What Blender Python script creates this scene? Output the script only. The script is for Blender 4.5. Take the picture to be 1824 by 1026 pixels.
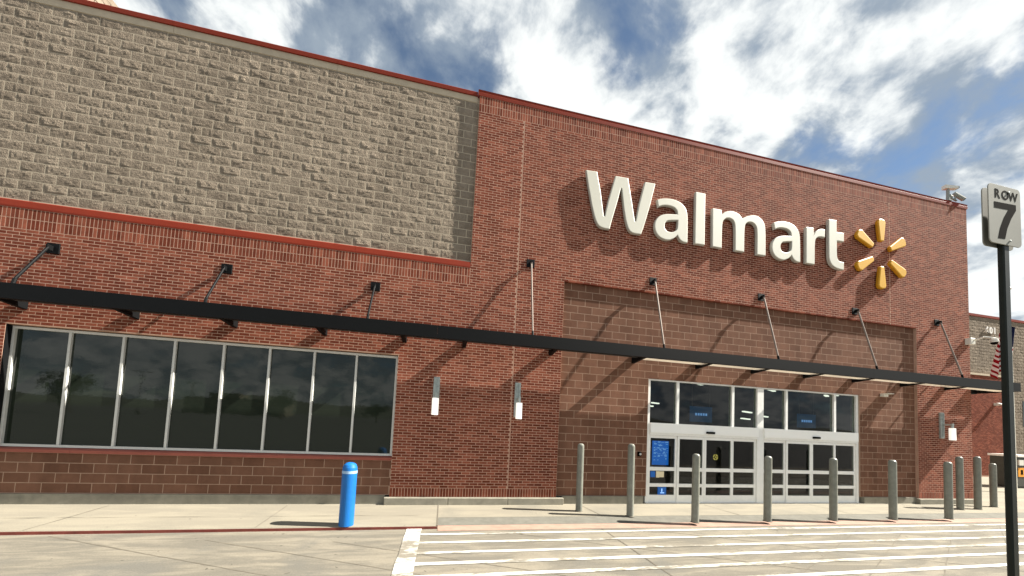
import bpy, math, random
from mathutils import Vector, Matrix
random.seed(7)
SC = bpy.context.scene
COL = SC.collection
for o in list(bpy.data.objects): bpy.data.objects.remove(o)

# ------------------------------------------------------------------ camera
CAM_POS = Vector((0.0, -8.4, 2.035))
ROWS = ((0.97916306, -0.04707782, -0.19754338),      # camera right / down / forward in (X, -Z, Y)
        (0.05674427, 0.99743809, 0.04355845),
        (0.19498665, -0.05386028, 0.97932593))
def w(v): return Vector((v[0], v[2], -v[1]))
right, down, fwd = w(ROWS[0]), w(ROWS[1]), w(ROWS[2])
cd = bpy.data.cameras.new('camera'); cam = bpy.data.objects.new('camera', cd); COL.objects.link(cam)
M = Matrix((right, -down, -fwd)).transposed().to_4x4(); M.translation = CAM_POS
cam.matrix_world = M
FPX = 607.35
cd.sensor_fit = 'HORIZONTAL'; cd.sensor_width = 36.0; cd.lens = 36.0*FPX/1824.0
cd.shift_y = (718.85-513.0)/1824.0
cd.clip_start = 0.05; cd.clip_end = 6000
SC.camera = cam
SC.render.resolution_x = 1024; SC.render.resolution_y = 576
def project(p):
    d = Vector(p)-CAM_POS; z = d.dot(fwd)
    return 912+FPX*d.dot(right)/z, 718.85+FPX*d.dot(down)/z

# ------------------------------------------------------------------ light
SUN_DIR = Vector((7.0, -1.03, 6.35)).normalized()      # towards the sun: high on the right, almost along the front
SUN_EL = math.asin(SUN_DIR.z); SUN_AZ = math.atan2(SUN_DIR.x, SUN_DIR.y)
sd = bpy.data.lights.new('sun', 'SUN'); sd.energy = 5.0; sd.angle = math.radians(0.53); sd.color = (1.0, 0.94, 0.84)
sun = bpy.data.objects.new('sun', sd); COL.objects.link(sun)
sun.rotation_euler = SUN_DIR.to_track_quat('Z', 'Y').to_euler(); sun.location = (20, -20, 30)

world = bpy.data.worlds.new('World'); SC.world = world; world.use_nodes = True
def build_world():
    nt = world.node_tree; nt.nodes.clear()
    N = nt.nodes.new; L = nt.links.new
    def math_(op, a, b=None, clamp=False):
        n = N('ShaderNodeMath'); n.operation = op; n.use_clamp = clamp
        for i, v in ((0, a), (1, b)):
            if v is None: continue
            if isinstance(v, (int, float)): n.inputs[i].default_value = v
            else: L(v, n.inputs[i])
        return n.outputs[0]
    def noise(vec, scale, detail, rough, dist=0.0, off=(0, 0, 0)):
        mp = N('ShaderNodeMapping'); L(vec, mp.inputs[0]); mp.inputs['Location'].default_value = off
        n = N('ShaderNodeTexNoise'); n.inputs['Scale'].default_value = scale; n.inputs['Detail'].default_value = detail
        n.inputs['Roughness'].default_value = rough; n.inputs['Distortion'].default_value = dist
        L(mp.outputs[0], n.inputs['Vector']); return n.outputs['Fac']
    sky = N('ShaderNodeTexSky'); sky.sky_type = 'NISHITA'; sky.sun_disc = False
    sky.sun_elevation = SUN_EL; sky.sun_rotation = SUN_AZ; sky.altitude = 1600; sky.air_density = 1.0; sky.dust_density = 0.3; sky.ozone_density = 2.0
    tc = N('ShaderNodeTexCoord'); dirv = tc.outputs['Generated']
    sep = N('ShaderNodeSeparateXYZ'); L(dirv, sep.inputs[0])
    zz = math_('ADD', math_('MAXIMUM', sep.outputs[2], 0.0), 0.50)          # a cloud deck overhead
    cmb = N('ShaderNodeCombineXYZ'); L(math_('DIVIDE', sep.outputs[0], zz), cmb.inputs[0]); L(math_('DIVIDE', sep.outputs[1], zz), cmb.inputs[1]); uv = cmb.outputs[0]
    def spot(px, py, k):
        """soft lobe round the direction seen at a pixel"""
        d = (right*((px-912)/FPX)+down*((py-718.85)/FPX)+fwd).normalized()
        vm = N('ShaderNodeVectorMath'); vm.operation = 'DOT_PRODUCT'; L(dirv, vm.inputs[0]); vm.inputs[1].default_value = d
        return math_('EXPONENT', math_('MULTIPLY', math_('SUBTRACT', vm.outputs['Value'], 1.0), k))
    big = noise(uv, 3.6, 3, 0.5, 0.0, (3.1, 1.7, 0.3))
    mid = noise(uv, 8.5, 12, 0.57, 0.25, (1.4, 2.9, 1.1))
    s = math_('ADD', math_('MULTIPLY', big, 0.50), math_('MULTIPLY', mid, 0.85))
    lobes = ((1620, 255, 150, -0.20), (1470, 275, 300, -0.08), (1115, 105, 350, -0.10), (620, 110, 60, -0.07), (1815, 165, 300, -0.10), (1490, 110, 400, -0.12), (330, 5, 300, -0.06), (1760, 400, 500, -0.08),
             (1250, 190, 120, 0.10), (1400, 60, 200, 0.05), (1610, 80, 150, 0.11), (1030, 190, 160, 0.09), (1780, 500, 200, 0.12), (420, 30, 300, 0.06))
    for px, py, k, a in lobes: s = math_('ADD', s, math_('MULTIPLY', spot(px, py, k), a))
    r = N('ShaderNodeMapRange'); r.interpolation_type = 'SMOOTHSTEP'; L(s, r.inputs[0])
    r.inputs[1].default_value = 0.41; r.inputs[2].default_value = 0.68
    cover = r.outputs[0]
    shade = noise(uv, 10.0, 11, 0.57, 0.25, (8.0, 4.4, 3.0))
    sh = math_('ADD', math_('MULTIPLY', s, 1.1), math_('MULTIPLY', shade, 0.9))
    rs = N('ShaderNodeMapRange'); rs.interpolation_type = 'SMOOTHSTEP'; L(sh, rs.inputs[0])
    rs.inputs[1].default_value = 1.04; rs.inputs[2].default_value = 1.34
    cc = N('ShaderNodeMix'); cc.data_type = 'RGBA'; L(rs.outputs[0], cc.inputs[0])
    cc.inputs[6].default_value = (2.0, 2.4, 2.85, 1); cc.inputs[7].default_value = (5.9, 6.05, 5.95, 1)
    sc = N('ShaderNodeMix'); sc.data_type = 'RGBA'; sc.blend_type = 'MULTIPLY'; sc.inputs[0].default_value = 1
    L(sky.outputs[0], sc.inputs[6]); sc.inputs[7].default_value = (0.78, 0.79, 0.74, 1)
    mx = N('ShaderNodeMix'); mx.data_type = 'RGBA'; L(math_('ADD', math_('MULTIPLY', cover, 0.88), 0.08), mx.inputs[0])
    L(sc.outputs[2], mx.inputs[6]); L(cc.outputs[2], mx.inputs[7])
    bg = N('ShaderNodeBackground'); bg.inputs[1].default_value = 0.055; L(mx.outputs[2], bg.inputs[0])
    out = N('ShaderNodeOutputWorld'); L(bg.outputs[0], out.inputs[0])
build_world()

SC.view_settings.view_transform = 'Standard'; SC.view_settings.look = 'None'
SC.view_settings.exposure = 1.7; SC.view_settings.gamma = 1.0; SC.view_settings.use_curve_mapping = False
SC.render.engine = 'CYCLES'

# ------------------------------------------------------------------ materials
MATS = {}
def mat(name, col, rough=0.8, spec=0.3, metal=0.0, noise_amt=0.0, noise_scale=6.0, bump=0.0, bump_scale=60.0,
        tint=None, emit=None, stretch=(1, 1, 1), bump_dist=0.01):
    """procedural surface; tint = second colour mixed in by the mesh's per-piece random attribute"""
    m = bpy.data.materials.new(name); m.use_nodes = True; MATS[name] = m
    nt = m.node_tree; N = nt.nodes.new; L = nt.links.new
    p = nt.nodes['Principled BSDF']
    p.inputs['Roughness'].default_value = rough; p.inputs['Metallic'].default_value = metal
    p.inputs['Specular IOR Level'].default_value = spec
    geo = N('ShaderNodeNewGeometry'); mp = N('ShaderNodeMapping'); L(geo.outputs['Position'], mp.inputs[0]); mp.inputs['Scale'].default_value = stretch
    rgb = N('ShaderNodeRGB'); rgb.outputs[0].default_value = (*col, 1); cur = rgb.outputs[0]
    if tint:
        at = N('ShaderNodeAttribute'); at.attribute_name = 'tint'
        mx = N('ShaderNodeMix'); mx.data_type = 'RGBA'; L(at.outputs['Fac'], mx.inputs[0]); L(cur, mx.inputs[6]); mx.inputs[7].default_value = (*tint, 1); cur = mx.outputs[2]
    if noise_amt:
        for sc, am in ((noise_scale, noise_amt), (noise_scale*0.13, noise_amt*0.7)):
            n = N('ShaderNodeTexNoise'); n.inputs['Scale'].default_value = sc; n.inputs['Detail'].default_value = 6; n.inputs['Roughness'].default_value = 0.65
            L(mp.outputs[0], n.inputs['Vector'])
            r = N('ShaderNodeMapRange'); L(n.outputs['Fac'], r.inputs[0]); r.inputs[1].default_value = 0.25; r.inputs[2].default_value = 0.75
            r.inputs[3].default_value = 1-am; r.inputs[4].default_value = 1+am
            v = N('ShaderNodeVectorMath'); v.operation = 'SCALE'; L(cur, v.inputs[0]); L(r.outputs[0], v.inputs['Scale']); cur = v.outputs[0]
    if tint:
        m2 = N('ShaderNodeMapping'); L(geo.outputs['Position'], m2.inputs[0]); m2.inputs['Scale'].default_value = (2.6, 2.6, 0.22)
        n = N('ShaderNodeTexNoise'); n.inputs['Scale'].default_value = 1.0; n.inputs['Detail'].default_value = 7; n.inputs['Roughness'].default_value = 0.6; L(m2.outputs[0], n.inputs['Vector'])
        r = N('ShaderNodeMapRange'); L(n.outputs['Fac'], r.inputs[0]); r.inputs[1].default_value = 0.3; r.inputs[2].default_value = 0.7; r.inputs[3].default_value = 0.84; r.inputs[4].default_value = 1.14
        v = N('ShaderNodeVectorMath'); v.operation = 'SCALE'; L(cur, v.inputs[0]); L(r.outputs[0], v.inputs['Scale']); cur = v.outputs[0]
    L(cur, p.inputs['Base Color'])
    if bump:
        n = N('ShaderNodeTexNoise'); n.inputs['Scale'].default_value = bump_scale; n.inputs['Detail'].default_value = 5; n.inputs['Roughness'].default_value = 0.6
        L(mp.outputs[0], n.inputs['Vector'])
        b = N('ShaderNodeBump'); b.inputs['Strength'].default_value = bump; b.inputs['Distance'].default_value = bump_dist; L(n.outputs['Fac'], b.inputs['Height']); L(b.outputs[0], p.inputs['Normal'])
    if emit:
        p.inputs['Emission Color'].default_value = (*emit[0], 1); p.inputs['Emission Strength'].default_value = emit[1]
    return m
mat('brick', (0.132, 0.032, 0.018), 0.9, 0.08, tint=(0.262, 0.082, 0.049), noise_amt=0.24, noise_scale=9, bump=0.3, bump_scale=120, bump_dist=0.002)
mat('mortar', (0.46, 0.29, 0.215), 0.9, 0.1, noise_amt=0.15, noise_scale=12)
mat('smooth_block', (0.136, 0.066, 0.042), 0.9, 0.1, tint=(0.182, 0.092, 0.060), noise_amt=0.12, noise_scale=7, bump=0.4, bump_scale=150, bump_dist=0.003)
mat('block_mortar', (0.35, 0.235, 0.17), 0.9, 0.1, noise_amt=0.12, noise_scale=10)
mat('split_block', (0.208, 0.170, 0.131), 0.95, 0.05, tint=(0.262, 0.216, 0.167), noise_amt=0.2, noise_scale=8, bump=0.9, bump_scale=38, bump_dist=0.02)
mat('split_mortar', (0.46, 0.395, 0.30), 0.92, 0.1, noise_amt=0.1, noise_scale=10)
mat('tan_cap', (0.50, 0.42, 0.31), 0.85, 0.2, noise_amt=0.1, noise_scale=5)
mat('red_metal', (0.20, 0.026, 0.011), 0.6, 0.15, noise_amt=0.10, noise_scale=2)
mat('red_sill', (0.30, 0.085, 0.06), 0.7, 0.3, noise_amt=0.15, noise_scale=4)
mat('concrete_base', (0.24, 0.225, 0.18), 0.9, 0.2, noise_amt=0.22, noise_scale=5, bump=0.3, bump_scale=40)
mat('asphalt', (0.07, 0.07, 0.068), 0.95, 0.2, noise_amt=0.2, noise_scale=3)
mat('joint_seal', (0.13, 0.115, 0.09), 0.9, 0.2, noise_amt=0.25, noise_scale=8)
mat('kerb_red', (0.17, 0.040, 0.030), 0.8, 0.3, noise_amt=0.35, noise_scale=6)
mat('ramp_grey', (0.135, 0.13, 0.11), 0.9, 0.2, noise_amt=0.2, noise_scale=6, bump=0.4, bump_scale=60)
mat('faded_red', (0.30, 0.195, 0.15), 0.85, 0.3, noise_amt=0.2, noise_scale=5)
mat('black_metal', (0.0045, 0.005, 0.0055), 0.6, 0.12, noise_amt=0.1)
mat('dark_green_metal', (0.009, 0.012, 0.009), 0.45, 0.25, noise_amt=0.25, noise_scale=14)
mat('steel_rod', (0.24, 0.195, 0.165), 0.6, 0.3, metal=0.2)
mat('white_panel', (0.80, 0.77, 0.72), 0.6, 0.3)
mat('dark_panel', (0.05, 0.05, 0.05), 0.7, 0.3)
mat('aluminium', (0.60, 0.60, 0.57), 0.55, 0.35, metal=0.05, noise_amt=0.06, noise_scale=10)
mat('white_aluminium', (0.84, 0.84, 0.81), 0.45, 0.5, metal=0.1, noise_amt=0.05, noise_scale=10)
mat('galvanised', (0.40, 0.44, 0.42), 0.45, 0.5, metal=0.4, noise_amt=0.35, noise_scale=18)
mat('lamp_shade', (0.9, 0.88, 0.82), 0.5, 0.3, emit=((1, 0.95, 0.85), 0.22))
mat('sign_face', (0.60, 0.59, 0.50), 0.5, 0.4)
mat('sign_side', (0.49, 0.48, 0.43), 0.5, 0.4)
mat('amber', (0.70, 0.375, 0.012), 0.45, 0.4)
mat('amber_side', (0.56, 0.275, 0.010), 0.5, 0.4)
mat('bollard_grey', (0.19, 0.195, 0.165), 0.38, 0.4, noise_amt=0.2, noise_scale=9)
mat('blue_plastic', (0.006, 0.125, 0.40), 0.42, 0.4, noise_amt=0.14, noise_scale=5)
mat('reflective_band', (0.30, 0.46, 0.66), 0.4, 0.5, noise_amt=0.2, noise_scale=30)
mat('sign_grey', (0.26, 0.26, 0.23), 0.7, 0.15, noise_amt=0.05, noise_scale=8)
mat('print_black', (0.005, 0.004, 0.003), 0.9, 0.02)
mat('camera_white', (0.72, 0.70, 0.62), 0.5, 0.4)
mat('camera_grey', (0.25, 0.27, 0.25), 0.5, 0.4)
mat('flag_red', (0.24, 0.008, 0.012), 0.9, 0.05); mat('flag_white', (0.62, 0.58, 0.55), 0.9, 0.05); mat('flag_blue', (0.008, 0.012, 0.04), 0.9, 0.05); mat('header_white', (0.93, 0.93, 0.90), 0.5, 0.4)
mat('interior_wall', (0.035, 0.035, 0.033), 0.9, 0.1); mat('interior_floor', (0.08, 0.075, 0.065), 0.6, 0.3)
mat('tube_light', (0.9, 0.9, 0.85), 0.5, 0.2, emit=((1, 0.98, 0.9), 0.75))
mat('blue_board', (0.01, 0.08, 0.22), 0.6, 0.3, emit=((0.02, 0.14, 0.36), 0.06))
mat('screen_blue', (0.01, 0.12, 0.50), 0.4, 0.4, emit=((0.01, 0.13, 0.60), 0.42))
mat('screen_mark', (0.35, 0.55, 0.85), 0.4, 0.4, emit=((0.15, 0.35, 0.8), 0.4))
mat('sticker_blue', (0.015, 0.13, 0.50), 0.5, 0.3); mat('sticker_pale', (0.75, 0.66, 0.45), 0.5, 0.3); mat('sticker_yellow', (0.55, 0.50, 0.10), 0.5, 0.3)
mat('orange_sticker', (0.80, 0.33, 0.02), 0.5, 0.3)
mat('kiosk_dark', (0.06, 0.06, 0.05), 0.6, 0.3, noise_amt=0.1)
mat('bark', (0.06, 0.045, 0.03), 0.9, 0.1, noise_amt=0.3); mat('leaf', (0.05, 0.075, 0.03), 0.8, 0.2, tint=(0.09, 0.12, 0.04))
mat('far_wall', (0.16, 0.15, 0.11), 0.9, 0.1, noise_amt=0.1); mat('far_trim', (0.10, 0.09, 0.07), 0.8, 0.2); mat('hill', (0.07, 0.075, 0.06), 0.95, 0.1, noise_amt=0.2, noise_scale=0.05)

def weathered(name, a, b, c, stretch, bumpy):
    """broom-finished concrete: long scuffs of a lighter tone, dark blots, fine grit"""
    m = bpy.data.materials.new(name); m.use_nodes = True; MATS[name] = m
    nt = m.node_tree; N = nt.nodes.new; L = nt.links.new; p = nt.nodes['Principled BSDF']; p.inputs['Roughness'].default_value = 0.92; p.inputs['Specular IOR Level'].default_value = 0.15
    geo = N('ShaderNodeNewGeometry')
    def nz(scale, st, det=8, rough=0.62, lo=0.4, hi=0.6, dist=0.0):
        mp = N('ShaderNodeMapping'); L(geo.outputs['Position'], mp.inputs[0]); mp.inputs['Scale'].default_value = st
        n = N('ShaderNodeTexNoise'); n.inputs['Scale'].default_value = scale; n.inputs['Detail'].default_value = det; n.inputs['Roughness'].default_value = rough; n.inputs['Distortion'].default_value = dist
        L(mp.outputs[0], n.inputs['Vector']); r = N('ShaderNodeMapRange'); r.interpolation_type = 'SMOOTHSTEP'; L(n.outputs['Fac'], r.inputs[0]); r.inputs[1].default_value = lo; r.inputs[2].default_value = hi
        return r.outputs[0], n.outputs['Fac']
    def mix(fac, x, col):
        q = N('ShaderNodeMix'); q.data_type = 'RGBA'; L(fac, q.inputs[0])
        if isinstance(x, tuple): q.inputs[6].default_value = (*x, 1)
        else: L(x, q.inputs[6])
        q.inputs[7].default_value = (*col, 1); return q.outputs[2]
    cur = mix(nz(1.6, stretch, 9, 0.66, 0.42, 0.62, 0.6)[0], a, b)
    cur = mix(nz(0.7, (1, 1, 1), 6, 0.6, 0.52, 0.72, 0.4)[0], cur, c)
    spots = nz(9.0, (1, 1, 1), 3, 0.5, 0.70, 0.76)[0]; cur = mix(spots, cur, tuple(v*0.55 for v in a))
    grit, gf = nz(70, (0.7, 1.6, 1), 4, 0.7, 0.25, 0.75)
    r = N('ShaderNodeMapRange'); L(grit, r.inputs[0]); r.inputs[3].default_value = 0.82; r.inputs[4].default_value = 1.18
    v = N('ShaderNodeVectorMath'); v.operation = 'SCALE'; L(cur, v.inputs[0]); L(r.outputs[0], v.inputs['Scale']); L(v.outputs[0], p.inputs['Base Color'])
    bp = N('ShaderNodeBump'); bp.inputs['Strength'].default_value = bumpy; bp.inputs['Distance'].default_value = 0.006; L(gf, bp.inputs['Height']); L(bp.outputs[0], p.inputs['Normal'])
weathered('lot', (0.138, 0.127, 0.104), (0.208, 0.187, 0.147), (0.124, 0.119, 0.104), (0.45, 2.4, 1), 0.6)
weathered('walk', (0.212, 0.193, 0.153), (0.248, 0.225, 0.175), (0.186, 0.173, 0.140), (0.3, 1.6, 1), 0.4)
def worn_paint():
    m = bpy.data.materials.new('worn_paint'); m.use_nodes = True; MATS['worn_paint'] = m
    nt = m.node_tree; N = nt.nodes.new; L = nt.links.new; p = nt.nodes['Principled BSDF']; p.inputs['Roughness'].default_value = 0.8
    geo = N('ShaderNodeNewGeometry'); mp = N('ShaderNodeMapping'); L(geo.outputs['Position'], mp.inputs[0]); mp.inputs['Scale'].default_value = (0.8, 2.5, 1)
    n = N('ShaderNodeTexNoise'); n.inputs['Scale'].default_value = 7; n.inputs['Detail'].default_value = 8; n.inputs['Roughness'].default_value = 0.7; L(mp.outputs[0], n.inputs['Vector'])
    n2 = N('ShaderNodeTexNoise'); n2.inputs['Scale'].default_value = 0.9; n2.inputs['Detail'].default_value = 2; L(mp.outputs[0], n2.inputs['Vector'])
    ad = N('ShaderNodeMath'); ad.operation = 'ADD'; L(n.outputs['Fac'], ad.inputs[0]); L(n2.outputs['Fac'], ad.inputs[1])
    r = N('ShaderNodeMapRange'); L(ad.outputs[0], r.inputs[0]); r.inputs[1].default_value = 0.99; r.inputs[2].default_value = 1.16
    mx = N('ShaderNodeMix'); mx.data_type = 'RGBA'; L(r.outputs[0], mx.inputs[0]); mx.inputs[6].default_value = (0.50, 0.49, 0.445, 1); mx.inputs[7].default_value = (0.175, 0.158, 0.124, 1)
    L(mx.outputs[2], p.inputs['Base Color'])
worn_paint()
def glass(name, tint, ior=1.5):
    m = bpy.data.materials.new(name); m.use_nodes = True; MATS[name] = m
    nt = m.node_tree; nt.nodes.clear(); N = nt.nodes.new; L = nt.links.new
    t = N('ShaderNodeBsdfTransparent'); t.inputs[0].default_value = (*tint, 1)
    g = N('ShaderNodeBsdfGlossy'); g.inputs['Roughness'].default_value = 0.01
    fr = N('ShaderNodeFresnel'); fr.inputs[0].default_value = ior
    geo = N('ShaderNodeNewGeometry'); inv = N('ShaderNodeMath'); inv.operation = 'SUBTRACT'; inv.inputs[0].default_value = 1.0; L(geo.outputs['Backfacing'], inv.inputs[1])
    ml = N('ShaderNodeMath'); ml.operation = 'MULTIPLY'; L(fr.outputs[0], ml.inputs[0]); L(inv.outputs[0], ml.inputs[1])     # only the outer face mirrors
    mx = N('ShaderNodeMixShader'); L(ml.outputs[0], mx.inputs[0]); L(t.outputs[0], mx.inputs[1]); L(g.outputs[0], mx.inputs[2])
    o = N('ShaderNodeOutputMaterial'); L(mx.outputs[0], o.inputs[0])
glass('door_glass', (0.62, 0.66, 0.62))
mat('tinted_glass', (0.016, 0.021, 0.015), 0.02, 0.5, bump=0.06, bump_scale=1.3, bump_dist=0.02)
def translucent_panel():
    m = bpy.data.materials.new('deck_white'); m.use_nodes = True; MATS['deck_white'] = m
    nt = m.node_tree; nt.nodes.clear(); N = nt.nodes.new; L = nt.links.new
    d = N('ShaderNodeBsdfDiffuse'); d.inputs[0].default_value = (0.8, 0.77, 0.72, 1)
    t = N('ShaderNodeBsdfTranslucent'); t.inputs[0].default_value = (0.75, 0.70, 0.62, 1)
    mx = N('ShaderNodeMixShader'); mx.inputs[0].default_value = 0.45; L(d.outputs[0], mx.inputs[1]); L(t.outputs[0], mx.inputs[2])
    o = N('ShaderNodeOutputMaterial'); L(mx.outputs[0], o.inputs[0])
translucent_panel()

# ------------------------------------------------------------------ mesh helpers
class MB:
    def __init__(s): s.v = []; s.f = []; s.t = []; s.m = []
    def face(s, pts, t=0.0, mi=0):
        b = len(s.v); s.v += [tuple(p) for p in pts]; s.f.append(tuple(range(b, b+len(pts)))); s.t.append(t); s.m.append(mi)
    def quads(s, verts, faces, t=0.0, mi=0):
        b = len(s.v); s.v += [tuple(p) for p in verts]
        for f in faces: s.f.append(tuple(b+i for i in f)); s.t.append(t); s.m.append(mi)
    def box(s, x0, x1, y0, y1, z0, z1, t=0.0, mi=0, back=True):
        v = [(x0, y0, z0), (x1, y0, z0), (x1, y1, z0), (x0, y1, z0), (x0, y0, z1), (x1, y0, z1), (x1, y1, z1), (x0, y1, z1)]
        f = [(0, 1, 5, 4), (1, 2, 6, 5), (3, 0, 4, 7), (4, 5, 6, 7), (0, 3, 2, 1)]
        if back: f.append((2, 3, 7, 6))
        s.quads(v, f, t, mi)
    def cham(s, x0, x1, y0, y1, z0, z1, c, t=0.0, mi=0):
        """box whose front (y0) edges are chamfered by c"""
        v = [(x0+c, y0, z0+c), (x1-c, y0, z0+c), (x1-c, y0, z1-c), (x0+c, y0, z1-c),
             (x0, y0+c, z0), (x1, y0+c, z0), (x1, y0+c, z1), (x0, y0+c, z1),
             (x0, y1, z0), (x1, y1, z0), (x1, y1, z1), (x0, y1, z1)]
        f = [(0, 1, 2, 3), (4, 5, 1, 0), (5, 6, 2, 1), (6, 7, 3, 2), (7, 4, 0, 3), (8, 9, 5, 4), (9, 10, 6, 5), (10, 11, 7, 6), (11, 8, 4, 7)]
        s.quads(v, f, t, mi)
    def prism(s, prof, x0, x1, t=0.0, mi=0):
        """profile [(y, z)] swept along x"""
        n = len(prof); v = [(x0, y, z) for y, z in prof]+[(x1, y, z) for y, z in prof]
        f = [(i, (i+1) % n, n+(i+1) % n, n+i) for i in range(n)]+[tuple(range(n))[::-1], tuple(range(n, 2*n))]
        s.quads(v, f, t, mi)
    def tube(s, a, b, r0, r1=None, n=10, t=0.0, mi=0):
        a, b = Vector(a), Vector(b); r1 = r0 if r1 is None else r1
        d = (b-a).normalized(); u = d.orthogonal().normalized(); q = d.cross(u)
        v = []
        for p, r in ((a, r0), (b, r1)):
            v += [p+u*math.cos(2*math.pi*i/n)*r+q*math.sin(2*math.pi*i/n)*r for i in range(n)]
        f = [(i, (i+1) % n, n+(i+1) % n, n+i) for i in range(n)]+[tuple(range(n))[::-1], tuple(range(n, 2*n))]
        s.quads(v, f, t, mi)
    def lathe(s, prof, n=24, c=(0, 0, 0), t=0.0, mi=0):
        """profile [(r, z)] turned round z"""
        v = []; f = []
        for r, z in prof: v += [(c[0]+r*math.cos(2*math.pi*i/n), c[1]+r*math.sin(2*math.pi*i/n), c[2]+z) for i in range(n)]
        for k in range(len(prof)-1):
            for i in range(n): f.append((k*n+i, k*n+(i+1) % n, (k+1)*n+(i+1) % n, (k+1)*n+i))
        f.append(tuple(range(n))[::-1]); f.append(tuple((len(prof)-1)*n+i for i in range(n)))
        s.quads(v, f, t, mi)
    def mesh(s, name, mats, smooth=False):
        me = bpy.data.meshes.new(name); me.from_pydata(s.v, [], s.f)
        for m in (mats if isinstance(mats, (list, tuple)) else [mats]): me.materials.append(MATS[m])
        at = me.attributes.new('tint', 'FLOAT', 'FACE'); at.data.foreach_set('value', s.t)
        me.polygons.foreach_set('material_index', s.m)
        if smooth: me.polygons.foreach_set('use_smooth', [True]*len(s.f))
        me.update(); return me
    def build(s, name, mats, parent=None, loc=None, smooth=False):
        return link(name, s.mesh(name, mats, smooth), parent, loc)
def link(name, me, parent=None, loc=None):
    o = bpy.data.objects.new(name, me); COL.objects.link(o)
    if loc: o.location = loc
    if parent: o.parent = parent
    if parent and me and me.name.startswith('leafy'): pass
    return o
def tag(o, label, cat, group=None):
    o['label'] = label; o['category'] = cat
    if group: o['group'] = group
    return o
def thing(name, label, cat, loc=(0, 0, 0), group=None):
    return tag(link(name, None, None, loc), label, cat, group)
def struct(o): o['kind'] = 'structure'; return o
def stuff(o): o['kind'] = 'stuff'; return o
def box_part(name, m, parent, *b):
    q = MB(); q.box(*b); return q.build(name, m, parent)

# ------------------------------------------------------------------ the ground
LOT = -0.06
def sheet(name, m, x0, x1, y0, y1, z, nx=1):
    q = MB(); q.face([(x0, y0, z), (x1, y0, z), (x1, y1, z), (x0, y1, z)]); return struct(q.build(name, m))
sheet('ground', 'asphalt', -1500, 1500, -1500, 1500, -0.10)
lot = sheet('parking_lot', 'lot', -60, 80, -9.5, -1.60, LOT)
KY = -1.66                                   # walkway edge
q = MB()
prof = [(0.3, -0.2), (KY, -0.2), (KY, -0.012), (KY+0.012, 0.0), (0.3, 0.0)]
q.prism(prof, -60, 0.0); walk = struct(q.build('walkway', 'walk'))
q = MB(); q.prism([(14.0, -0.2), (-1.12, -0.2), (-1.12, 0.0), (14.0, 0.0)], 0.012, 18.3)
q.prism([(8.0, -0.2), (-1.12, -0.2), (-1.12, 0.0), (8.0, 0.0)], 18.312, 60)
o = q.build('entrance_slab', 'walk', walk)
q = MB(); q.prism([(-1.125, -0.2), (-1.50, -0.2), (-1.50, -0.045), (-1.125, -0.002)], 0.012, 60); q.build('ramp', 'ramp_grey', walk)
q = MB(); q.prism([(-1.505, -0.2), (-1.80, -0.2), (-1.80, LOT+0.006), (-1.505, -0.046)], 0.012, 60); q.build('apron', 'faded_red', walk)
q = MB(); q.box(-60, -0.004, KY-0.008, KY-0.001, LOT-0.02, -0.012); q.build('painted_kerb_face', 'kerb_red', walk)
def strip(name, m, a, b, wd, z, parent):
    a = Vector((*a, 0)); b = Vector((*b, 0)); d = (b-a).normalized(); n = Vector((-d.y, d.x, 0))*wd/2
    L_ = (b-a).length; k = max(2, int(L_/0.25)); q = MB()
    pr = None
    for i in range(k+1):
        c = a+d*L_*i/k; jt = 0.007/wd*2; w1 = 1+random.uniform(-jt, jt); w2 = 1+random.uniform(-jt, jt)
        cur = (c+n*w1, c-n*w2)
        if pr: q.face([(*pr[1].xy, z), (*cur[1].xy, z), (*cur[0].xy, z), (*pr[0].xy, z)])
        pr = cur
    return q.build(name, m, parent)
# walkway joints, lot joints (sealed saw cuts)
for x in (-9.6, -6.4, -3.2, 3.55, 7.2, 10.8, 14.4, 22):
    strip('walkway_joint', 'joint_seal', (x, -0.1), (x+0.12, KY+0.02 if x < 0 else -1.11), 0.016, 0.004, walk)
strip('walkway_joint', 'joint_seal', (-60, -0.95), (-0.02, -0.95), 0.008, 0.004, walk)
q = MB(); q.box(-0.012, 0.012, -1.655, -0.05, -0.05, 0.0045); q.build('walkway_joint', 'joint_seal', walk)
def ray_line(p0, ang, l0, l1):
    d = (math.cos(math.radians(ang)), math.sin(math.radians(ang)))
    return (p0[0]+d[0]*l0, p0[1]+d[1]*l0), (p0[0]+d[0]*l1, p0[1]+d[1]*l1)
for p0, l1 in (((-8.6, -1.82), 9), ((-5.85, -1.75), 10), ((-3.6, -2.05), 12), ((-1.66, -2.25), 11), ((1.2, -1.9), 10), ((4.2, -1.9), 9)):
    a, b = ray_line(p0, -24.3, 0, l1); strip('lot_joint', 'joint_seal', a, b, 0.017, LOT+0.003, lot)
for p0, l0, l1 in (((5.48, -4.08), -6, 4.9), ((6.60, -4.22), -6, 5.1), ((7.93, -4.34), -6, 5.4), ((10.93, -3.7), -5, 3.6)):
    a, b = ray_line(p0, 25.5, l0, l1); strip('lot_joint', 'joint_seal', a, b, 0.011, LOT+0.004, lot)
strip('lot_joint', 'joint_seal', (3.31, -1.63), (3.40, -9), 0.02, LOT+0.005, lot)
# crosswalk paint
for yy, wd in ((-1.985, 0.085), (-2.405, 0.085), (-2.85, 0.09), (-3.26, 0.10), (-3.68, 0.10), (-4.12, 0.10), (-4.56, 0.1)):
    strip('crosswalk_bar', 'worn_paint', (-0.29, yy), (22, yy-0.03), wd, LOT+0.0075, lot)
strip('crosswalk_edge', 'worn_paint', (-0.415, -1.655), (-0.42, -7.0), 0.275, LOT+0.0095, lot)

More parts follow.
